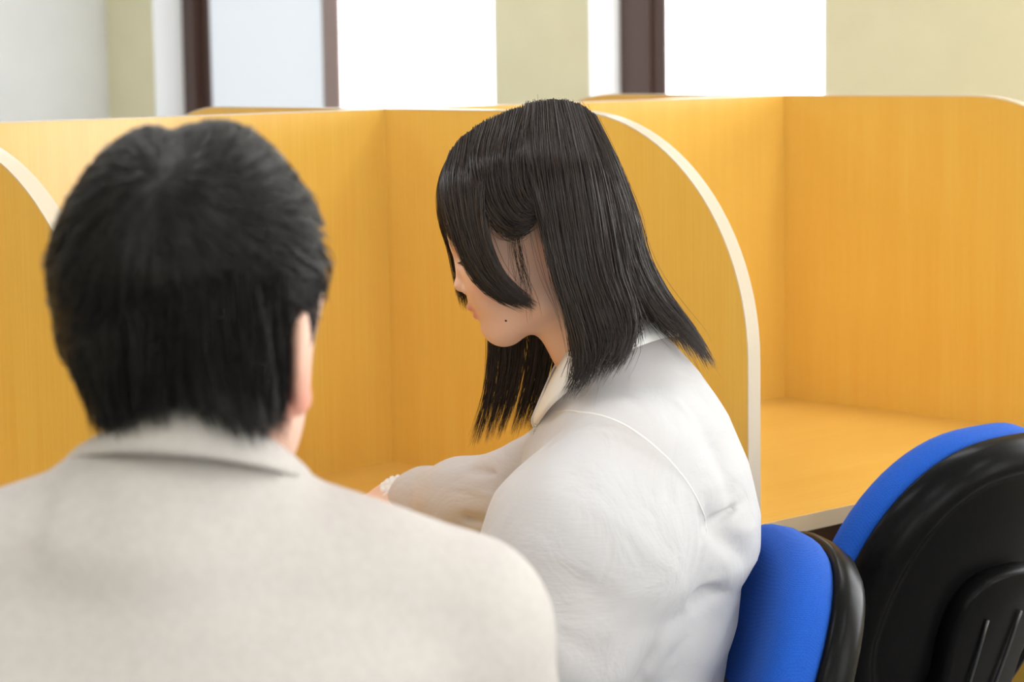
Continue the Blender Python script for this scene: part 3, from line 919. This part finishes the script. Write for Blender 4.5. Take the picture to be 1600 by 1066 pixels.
# zip teeth below the collar
b = MB()
for i in range(11):
    t = i / 10
    p = gl(840 - 5 * t, 644 + 34 * t, .018)
    b.box(p - [.0016, .0012, .0006], p + [.0016, .0012, .0006])
Vz = np.array(b.v)
me = bpy.data.meshes.new('zipper'); me.from_pydata([tuple(p) for p in (G.world(Vz) - gb)], [], b.f); me.materials.append(M_ZIP)
link('zipper', me, jk)

def ruched_cuff(name, c, ax, r, length, parent):
    ax = np.asarray(ax); ref = np.array([0, 0, 1.0]); a = np.cross(ax, ref); a /= np.linalg.norm(a); bb = np.cross(ax, a)
    n, m = 72, 13; V = []
    for j in range(m):
        t = j / (m - 1)
        for i in range(n):
            w = 2 * math.pi * i / n
            rr = r + .0022 * math.sin(w * 17 + 1.5 * math.sin(j * 1.7)) * math.sin(math.pi * t) + .0025 * math.sin(math.pi * t) + .0012 * math.sin(j * 1.9)
            V.append(c + ax * (t - .5) * length + rr * (math.cos(w) * a + math.sin(w) * bb))
    Fq = [(j * n + i, j * n + (i + 1) % n, (j + 1) * n + (i + 1) % n, (j + 1) * n + i) for j in range(m - 1) for i in range(n)]
    return g_obj(name, np.array(V), np.array(Fq), M_CLOTH_W, parent)
ruched_cuff('cuff', gl(626, 783, -.293), dir_(gl(662, 781, -.26), RW), .0265, .030, jk)
ruched_cuff('cuff', gl(686, 1045, .112), dir_(gl(765, 1035, .155), LW), .032, .032, jk)

# trousers and shoes
HIP = gl(1055, 1165)
def floor_c(z): return z - G.O[2]
def girl_legs(P):
    d = ell(P, HIP + [0, 0, -.005], (.15, .17, .10))
    for s in (-1, 1):
        h_ = HIP + [-.02, s * .085, -.02]; kn = HIP + [-.40, s * .085, -.03]; an = np.array([kn[0] + .06, kn[1], floor_c(.09)])
        d = smin(d, chain(P, [h_, kn, an], [.085, .062, .042], .03), .03)
    return d
V, Q = sdf_mesh(girl_legs, HIP - [.55, .30, .62], HIP + [.25, .30, .16], .010)
g_obj('trousers', V, Q, M_TROUSER)
for s in (-1, 1):
    kn = HIP + [-.40, s * .085, -.03]
    an = np.array([kn[0] + .06, kn[1], floor_c(.045)])
    V, Q = sdf_mesh(lambda P: np.maximum(smin(cone(P, an, an + [-.13, 0, -.01], .040, .034), cone(P, an, an + [.02, 0, .035], .040, .038), .02), floor_c(0.002) - P[..., 2]), an - [.2, .08, .08], an + [.1, .08, .12], .008)
    g_obj('shoe', V, Q, M_SHOE)

# hair of the student
def gg(*pts): return np.array([gl(*p) for p in pts])
near_lock = [gg((706, 236, .006), (691, 285, .035), (698, 330, .052), (714, 375, .062), (731, 415, .070), (757, 450, .076), (812, 480, .082)),
             gg((722, 216, .010), (712, 285, .055), (718, 335, .070), (730, 380, .078), (750, 425, .083), (785, 460, .085), (830, 479, .086)),
             gg((745, 200, .012), (738, 285, .070), (744, 335, .082), (756, 380, .088), (775, 425, .090), (803, 455, .090), (836, 478, .090)),
             gg((770, 186, .012), (760, 280, .082), (756, 330, .090), (764, 375, .093), (781, 420, .094), (805, 452, .092), (836, 480, .090))]
tuck = [gg((745, 198, .012), (735, 255, .062), (748, 310, .082), (775, 355, .092), (806, 372, .095), (832, 350, .092)),
        gg((775, 183, .012), (760, 250, .072), (768, 305, .088), (790, 342, .096), (815, 356, .098), (836, 340, .092)),
        gg((805, 170, .012), (790, 240, .074), (792, 290, .090), (806, 325, .098), (824, 338, .098), (842, 325, .092)),
        gg((835, 162, .012), (820, 230, .074), (820, 275, .090), (828, 305, .098), (838, 318, .098), (850, 312, .092))]
curtain = [gg((822, 164, .010), (815, 225, .068), (832, 295, .096), (847, 350, .104), (866, 425, .104), (887, 480, .104), (895, 530, .108), (902, 580, .118), (880, 624, .128)),
           gg((845, 160, .010), (848, 235, .074), (858, 320, .100), (872, 410, .107), (893, 480, .110), (915, 545, .118), (915, 590, .132), (898, 612, .140)),
           gg((865, 158, .010), (878, 240, .076), (892, 330, .100), (906, 420, .106), (930, 500, .112), (942, 555, .128), (925, 595, .145)),
           gg((885, 160, .010), (906, 250, .070), (922, 340, .092), (937, 430, .100), (962, 500, .110), (968, 545, .130), (945, 585, .150)),
           gg((903, 165, .010), (932, 255, .058), (950, 345, .078), (963, 430, .088), (983, 490, .105), (988, 530, .125), (968, 572, .150))]
backh = [gg((905, 166, .008), (940, 258, .050), (962, 345, .066), (980, 420, .074), (1000, 470, .085), (1026, 508, .10), (1056, 536, .11)),
         gg((915, 172, .006), (952, 256, .034), (978, 340, .046), (996, 415, .052), (1024, 470, .06), (1060, 512, .07), (1092, 545, .08)),
         gg((925, 180, .002), (962, 256, .014), (990, 335, .020), (1008, 405, .024), (1042, 468, .03), (1080, 516, .035), (1116, 577, .04)),
         gg((928, 182, -.004), (963, 258, -.02), (990, 338, -.026), (1008, 408, -.03), (1040, 472, -.03), (1074, 518, -.03), (1104, 566, -.03)),
         gg((915, 174, -.008), (948, 262, -.055), (970, 345, -.07), (988, 420, -.078), (1005, 475, -.09), (1025, 520, -.10), (1040, 560, -.10))]
far_curt = [gg((905, 167, -.008), (940, 258, -.058), (955, 345, -.085), (960, 430, -.095), (950, 510, -.105), (930, 580, -.12)),
            gg((865, 160, -.010), (878, 240, -.076), (892, 330, -.10), (900, 420, -.106), (900, 500, -.112), (885, 580, -.128)),
            gg((822, 166, -.010), (815, 230, -.070), (830, 300, -.096), (850, 400, -.104), (866, 480, -.106), (872, 540, -.108), (858, 600, -.108), (838, 655, -.108))]
far_lock = [gg((800, 172, -.012), (800, 250, -.078), (820, 350, -.10), (850, 440, -.104), (866, 510, -.104), (858, 590, -.104), (835, 668, -.104)),
            gg((780, 182, -.012), (775, 260, -.078), (795, 360, -.10), (820, 450, -.104), (835, 525, -.104), (825, 600, -.104), (802, 678, -.104)),
            gg((760, 190, -.012), (755, 270, -.076), (768, 370, -.098), (788, 455, -.104), (800, 530, -.104), (790, 610, -.104), (768, 686, -.104)),
            gg((740, 202, -.012), (735, 280, -.072), (745, 380, -.094), (760, 460, -.102), (762, 530, -.104), (756, 610, -.104), (731, 698, -.104))]
far_bang = [gg((708, 234, -.004), (688, 275, -.016), (683, 310, -.030), (690, 355, -.042), (706, 392, -.050), (714, 432, -.054), (722, 480, -.056)),
            gg((725, 214, -.010), (705, 275, -.045), (696, 325, -.060), (702, 370, -.066), (714, 410, -.068), (722, 450, -.068), (730, 482, -.068)),
            gg((745, 200, -.010), (725, 280, -.066), (722, 340, -.08), (728, 390, -.088), (740, 440, -.09), (752, 480, -.09), (765, 510, -.09))]
wisps = [gg((700, 250, .004), (689, 300, .022), (697, 345, .036), (712, 385, .044), (722, 402, .046)),
         gg((703, 245, -.004), (686, 295, .004), (692, 340, .012), (706, 378, .02), (716, 398, .024))]
side_w = [gg((790, 358, .094), (796, 400, .090), (806, 440, .088), (822, 470, .084)), gg((812, 366, .094), (818, 405, .088), (822, 440, .086), (815, 470, .085)),
          gg((800, 365, .094), (812, 420, .090), (832, 470, .086), (842, 508, .078))]
neck_w = [gg((880, 470, .10), (893, 520, .10), (893, 560, .105), (882, 600, .11)), gg((893, 500, .105), (892, 550, .108), (888, 590, .115), (876, 622, .12))]
SETS = [interp_strands(near_lock, 900, spread=.0026, nclump=9, cut=.12), interp_strands(tuck, 700, spread=.0026, clump=.3, cut=.04),
        interp_strands(curtain, 2100, spread=.0036, nclump=16, cut=.16, clump=.5), interp_strands(backh, 1500, spread=.0034, nclump=12, cut=.2, clump=.5),
        interp_strands(far_curt, 800, spread=.004, nclump=10), interp_strands(far_lock, 900, spread=.0028, nclump=7, cut=.12, clump=.82),
        interp_strands(far_bang, 420, spread=.0022, nclump=6, cut=.15), interp_strands(wisps, 60, spread=.0018, nclump=4),
        interp_strands(curtain + backh[:4], 70, spread=.010, curl=.006, nclump=70, cut=.3), interp_strands(side_w, 40, spread=.003, nclump=12, cut=.35, curl=.002), interp_strands(neck_w, 22, spread=.003, cut=.3)]
bridge = [curtain[4][:7], backh[0][:6]]
SETS.insert(0, interp_strands(bridge, 420, spread=.003, nclump=6, cut=.25, clump=.3))
St = np.concatenate(SETS)
rad = np.where(np.arange(len(St)) < len(St) - 192, .00036, .00018) * (0.8 + 0.4 * rng.random(len(St)))
# scalp layer under the strands
nu, nv = 60, 36; cap = []
for j in range(nv + 1):
    for i in range(nu):
        th_ = math.pi * j / nv; ph_ = 2 * math.pi * i / nu
        cap.append((math.sin(th_) * math.cos(ph_), math.sin(th_) * math.sin(ph_), math.cos(th_)))
cap = np.array(cap)
capV = gl(838, 318) + cap[:, :1] * px(130) * HF + cap[:, 1:2] * px(118) * HB + cap[:, 2:3] * px(132) * HU
capF = np.array([(j * nu + i, j * nu + (i + 1) % nu, (j + 1) * nu + (i + 1) % nu, (j + 1) * nu + i) for j in range(nv) for i in range(nu)])
cm = cap[capF].mean(1)
kp = (cm[:, 2] > 0.55 * np.clip(cm[:, 0] * 1.6 + .15, -1.5, 1)) & (cm[:, 2] > -.55)
capF = capF[kp]
sm2 = strand_mesh('hair', St, rad, M_HAIR_G, (capV, capF))
co = np.empty(len(sm2.vertices) * 3, np.float32); sm2.vertices.foreach_get('co', co)
sm2.vertices.foreach_set('co', (G.world(co.reshape(-1, 3)) - gb).astype(np.float32).ravel()); sm2.update()
hg = link('hair', sm2, girl); hg['kind'] = 'stuff'

# ------------------------------------------------------------------ the person in the beige jacket, seen from behind
K = Frame(1.5, 300, 500)
kl = K.l
KS = K.s
man = tag(empty('person', (K.w(265, 900)[0], K.w(265, 900)[1], 0)), 'person with short black hair in a beige linen jacket, seen from behind', 'person')
kb = np.array(man.location)
def m_obj(name, V, Fc, material, parent=man, smooth=True, attr=None):
    return link(name, mesh_np(name, K.world(V) - kb, Fc, material, smooth, attr), parent)
yw = math.radians(22)
KF = np.array([math.sin(yw), -math.cos(yw), -.10]); KF /= np.linalg.norm(KF)
KR = np.array([math.cos(yw), math.sin(yw), 0.0])
KU = np.cross(KR, KF); KU = KU if KU[2] > 0 else -KU
KAX = np.stack([KF, KR, KU])
KC = kl(302, 425)
def kh(f, r, u): return KC + KF * f + KR * r + KU * u
def man_head(P):
    d = ell(P, kh(0, 0, 0), (.092, .073, .080), KAX)
    d = smin(d, ell(P, kh(.05, 0, -.01), (.042, .062, .06), KAX), .02)
    d = smin(d, ell(P, kh(.045, 0, -.07), (.045, .058, .065), KAX), .02)
    for s in (-1, 1):
        d = smin(d, cone(P, kh(.0, s * .055, -.085), kh(.07, s * .014, -.125), .017, .018), .02)
        e = ell(P, kh(-.004, s * .079, -.050), (.019, .007, .033), np.stack([KF * .9 + KR * s * -.43, KR * s * .9 + KF * .43, KU]))
        e = smin(e, ell(P, kh(.003, s * .076, -.078), (.010, .007, .011), KAX), .006)
        if s < 0: e = e + .006
        d = smin(d, e, .006)
        d = smax(d, -ell(P, kh(.098, s * .032, -.026), (.014, .017, .010), KAX), .01)
        d = smin(d, ell(P, kh(.083, s * .032, -.028), (.013, .014, .012), KAX), .004)
    d = smin(d, ell(P, kh(.078, 0, -.122), (.018, .02, .018), KAX), .012)
    d = smin(d, cone(P, kh(.094, 0, -.022), kh(.112, 0, -.062), .007, .009), .008)
    for s in (-1, 1):
        d = smin(d, ell(P, kh(.102, s * .010, -.065), (.008, .006, .006), KAX), .004)
        d = smin(d, cone(P, kh(.096, 0, -.089), kh(.084, s * .02, -.091), .005, .003), .004)
        d = smin(d, cone(P, kh(.094, 0, -.098), kh(.084, s * .018, -.095), .006, .003), .004)
    d = smin(d, cone(P, kh(-.004, 0, -.07), kl(292, 800, -.045), .050, .040), .025)
    return d
SHR, SHL = kl(722, 978, 0), kl(-205, 985, 0)
ELR, ELL_ = kl(800, 1480, -.10), kl(-290, 1490, -.10)
WRR, WRL = kl(640, 1640, -.33), kl(-60, 1640, -.33)
def man_body(P):
    d = inside(P, KC - .26, KC + .26, man_head)
    d = smin(d, cone(P, kl(275, 890, 0), SHR, .035, .03), .02); d = smin(d, cone(P, kl(275, 890, 0), SHL, .035, .03), .02)
    d = smin(d, cone(P, kl(265, 1000, -.02), kl(265, 1500, -.02), .075, .09), .03)
    for sh, el, wr in ((SHR, ELR, WRR), (SHL, ELL_, WRL)):
        d = smin(d, chain(P, [sh, el, wr], [.04, .036, .026], .02), .02)
    for wr, ts in ((WRR, 1), (WRL, -1)):
        d = smin(d, inside(P, wr - .22, wr + .22, lambda p: hand_sdf(p, wr, np.array([0, -1.0, 0]), np.array([0, 0, 1.0]), np.array([-1.0, 0, 0]), ts)), .008)
    return d
V, Q = sdf_mesh(man_body, kl(-400, 1760, -.50) - [0, .1, 0], kl(950, 150, .30), .0040)
g_ear = kh(-.002, .079, -.072)
m_obj('body', V, Q, M_SKIN, attr={'col': paint(V, SKIN, [(g_ear, (.02, .02, .03), (0.80, 0.28, 0.20), .75), (kh(.094, 0, -.094), (.012, .02, .008), lipc, .8)])})

def man_jacket(P):
    d = cone(P, kl(275, 882, .02), SHR, .082, .058); d = smin(d, cone(P, kl(265, 882, .02), SHL, .082, .058), .02)
    d = smin(d, ell(P, kl(285, 752, .025), (.075, .055, .030)), .02)
    rows = [(870, 140, .07), (930, 330, .10), (1000, 440, .122), (1066, 475, .130), (1200, 470, .132), (1400, 440, .130), (1700, 430, .130)]
    rr = np.array(sorted((kl(265, v)[2], hw / KS, dp) for v, hw, dp in rows))
    c = P[..., 2]; ra = np.interp(c, rr[:, 0], rr[:, 1]); rb = np.interp(c, rr[:, 0], rr[:, 2])
    q = (np.abs((P[..., 0] - kl(265, 1000)[0]) / ra) ** 2.6 + np.abs((P[..., 1] - .0) / rb) ** 2.6) ** (1 / 2.6)
    t = np.maximum((q - 1) * np.minimum(ra, rb), np.maximum(rr[0, 0] - c, c - rr[-1, 0]))
    d = smin(d, t, .045)
    for sh, el, wr in ((SHR, ELR, WRR), (SHL, ELL_, WRL)):
        wr2 = el + (wr - el) * .88
        e = chain(P, [sh, el, wr2], [.056, .060, .042], .03)
        d = smin(d, e, .014)
    # sleeve-head seams, centre back seam and soft folds
    d = d + polycrease(P, [kl(835, 905, .02), kl(822, 960, .06), kl(806, 1030, .08), kl(795, 1120, .08)], .0035, .007)
    d = d + polycrease(P, [kl(-310, 905, .02), kl(-300, 960, .06), kl(-280, 1030, .08), kl(-270, 1120, .08)], .0035, .007)
    d = d + polycrease(P, [kl(268, 715, .1), kl(262, 850, .13), kl(262, 1000, .14), kl(265, 1600, .14)], .0012, .003)
    d = d + crease(P, kl(450, 745, .06), kl(500, 850, .10), -.006, .016) + crease(P, kl(110, 740, .06), kl(60, 860, .10), -.005, .016)
    d = d + crease(P, kl(480, 800, .07), kl(640, 900, .09), .004, .02) + crease(P, kl(150, 790, .10), kl(400, 800, .10), .004, .018)
    d = d + np.sin(P[..., 0] * 21 + 1.5 * np.sin(P[..., 2] * 17)) * np.sin(P[..., 2] * 19 + 1) * .0018
    return d
V, Q = sdf_mesh(man_jacket, kl(-420, 1720, -.42), kl(960, 660, .26), .006)
mj = m_obj('jacket', V, Q, M_LINEN)
cl = strip('collar', [(150, 752, -.075), (158, 712, -.03), (180, 676, .02), (228, 648, .058), (292, 635, .072), (358, 648, .060), (415, 684, .022), (440, 722, -.03), (440, 765, -.075)],
           [(60, 800, -.07), (90, 742, -.015), (122, 716, .040), (195, 708, .074), (292, 712, .088), (390, 726, .078), (455, 744, .045), (492, 766, .0), (505, 800, -.06)], M_LINEN, mj, .005, k=48, frame=K, base=kb, rows=7, bulge=.006)

def man_legs(P):
    hip = kl(265, 1720, .0)
    d = ell(P, hip, (.16, .13, .10))
    for s in (-1, 1):
        h_ = hip + [s * .085, -.02, -.02]; kn = hip + [s * .10, -.40, -.0]; an = np.array([kn[0], kn[1] + .12, .09 - K.O[2]])
        d = smin(d, chain(P, [h_, kn, an], [.085, .062, .045], .03), .03)
    return d
hip = kl(265, 1720, 0)
V, Q = sdf_mesh(man_legs, hip - [.35, .6, .6], hip + [.35, .25, .18], .012)
m_obj('trousers', V, Q, M_TROUSER)
for s in (-1, 1):
    an = np.array([hip[0] + s * .10, hip[1] - .28, .045 - K.O[2]])
    V, Q = sdf_mesh(lambda P: np.maximum(smin(cone(P, an, an + [0, -.15, -.01], .044, .038), cone(P, an, an + [0, .02, .035], .044, .042), .02), (0.002 - K.O[2]) - P[..., 2]), an - [.09, .24, .08], an + [.09, .1, .12], .009)
    m_obj('shoe', V, Q, M_SHOE)

# short hair growing from the whorl; the envelope is a star-shaped volume about the head
HC = kl(300, 420)
OUT = [(300, 196), (345, 188), (385, 200), (430, 238), (470, 288), (497, 335), (514, 380), (520, 412), (514, 448), (500, 490), (478, 560), (462, 610), (448, 650), (415, 690), (370, 700), (320, 690), (270, 680), (215, 680), (170, 680),
       (152, 645), (126, 598), (98, 548), (88, 490), (78, 425), (80, 390), (95, 345), (125, 285), (160, 240), (200, 208), (235, 198), (268, 205)]
oa = []
for u_, v_ in OUT:
    q = kl(u_, v_) - HC; oa.append((math.atan2(q[2], q[0]), math.hypot(q[0], q[2])))
oa = np.array(sorted(oa)); oaA = np.concatenate([oa[-1:, 0] - 2 * math.pi, oa[:, 0], oa[:1, 0] + 2 * math.pi]); oaR = np.concatenate([oa[-1:, 1], oa[:, 1], oa[:1, 1]])
def env(D):
    """D (...,3) unit directions -> envelope radius"""
    phi = np.arctan2(D[..., 2], D[..., 0]); rho = np.interp(phi, oaA, oaR)
    h = np.hypot(D[..., 0], D[..., 2]); dep = np.where(D[..., 1] > 0, .112 - .03 * np.clip(-D[..., 2], 0, 1), .11)
    return 1 / np.sqrt((h / rho) ** 2 + (D[..., 1] / dep) ** 2)
wd = kl(288, 262) - HC; wd[1] = math.sqrt(max(1e-4, .112 ** 2 * (1 - (np.hypot(wd[0], wd[2]) / .105) ** 2))); wd /= np.linalg.norm(wd)
t1 = np.cross(wd, [0, 0, 1.0]); t1 /= np.linalg.norm(t1); t2 = np.cross(t1, wd)
n, k = 9500, 12
az = rng.random(n) * 2 * math.pi
az = np.round(az / (2 * math.pi) * 46 + rng.normal(size=n) * .30) / 46 * 2 * math.pi * .55 + az * .45
start = 1.7 * rng.random(n) * (rng.random(n) > .2)
ln = .55 + .45 * rng.random(n)
end = np.minimum(start + ln, 2.25)
s_ = np.linspace(0, 1, k)[None]
om = start[:, None] + (end - start)[:, None] * s_
swirl = az[:, None] + .28 * np.sin(om * 1.4) + .05 * np.sin(om * 7 + rng.random((n, 1)) * 6.28) + .35 * s_ ** 2 * np.cos(az)[:, None]
D = np.cos(om)[..., None] * wd + np.sin(om)[..., None] * (np.cos(swirl)[..., None] * t1 + np.sin(swirl)[..., None] * t2)
r_ = env(D) * (0.955 + .055 * rng.random((n, 1)) + .012 * s_ * rng.normal(size=(n, 1)))
St = HC + D * r_[..., None]
# keep the strands that do not run over the face; long tufts at the nape
face = ((St - KC) @ KF > .045).any(1) & ((St - KC) @ KU < .03).any(1)
low = (St[:, :, 2] < kl(300, 690)[2]).any(1)
earz = (np.linalg.norm((St[:, -1] - kh(0, .08, -.062)), axis=1) < .026)
St = St[~face & ~low & ~earz]
nape = [np.array([kl(*p) for p in q]) for q in (
    [(95, 420, .03), (100, 500, .035), (118, 570, .04), (140, 625, .045), (160, 676, .045)], [(125, 420, .07), (130, 500, .074), (142, 570, .074), (158, 630, .070), (174, 682, .066)], [(195, 420, .10), (200, 500, .10), (206, 580, .096), (214, 635, .090), (228, 672, .086)],
    [(290, 420, .112), (290, 500, .108), (292, 590, .10), (300, 630, .098), (312, 655, .10)], [(335, 420, .111), (340, 500, .107), (350, 600, .097), (365, 650, .095), (380, 688, .10)],
    [(390, 420, .104), (395, 490, .099), (402, 600, .087), (412, 655, .080), (425, 690, .085)], [(452, 420, .085), (450, 490, .075), (444, 590, .057), (442, 640, .045), (446, 672, .04)])]
St = np.concatenate([St, interp_strands(nape, 2200, k=k, root=.6, spread=.003, nclump=13, cut=.35, clump=.6)])
rad = .00042 * (0.8 + .4 * rng.random(len(St)))
capD = cap
capR = env(capD) * .955
capV = HC + capD * capR[:, None]
capF0 = np.array([(j * nu + i, j * nu + (i + 1) % nu, (j + 1) * nu + (i + 1) % nu, (j + 1) * nu + i) for j in range(nv) for i in range(nu)])
cmv = capV[capF0].mean(1)
hf_ = (cmv - KC) @ KF; hu_ = (cmv - KC) @ KU
kp = ~((hf_ > .04) & (hu_ < .03)) & ~((hf_ > .012) & (hu_ < -.035)) & (cmv[:, 2] > kl(300, 676)[2])
hm = strand_mesh('hair', K.world(St.reshape(-1, 3)).reshape(St.shape) - kb, rad, M_HAIR_M, (K.world(capV) - kb, capF0[kp]))
hmo = link('hair', hm, man); hmo['kind'] = 'stuff'
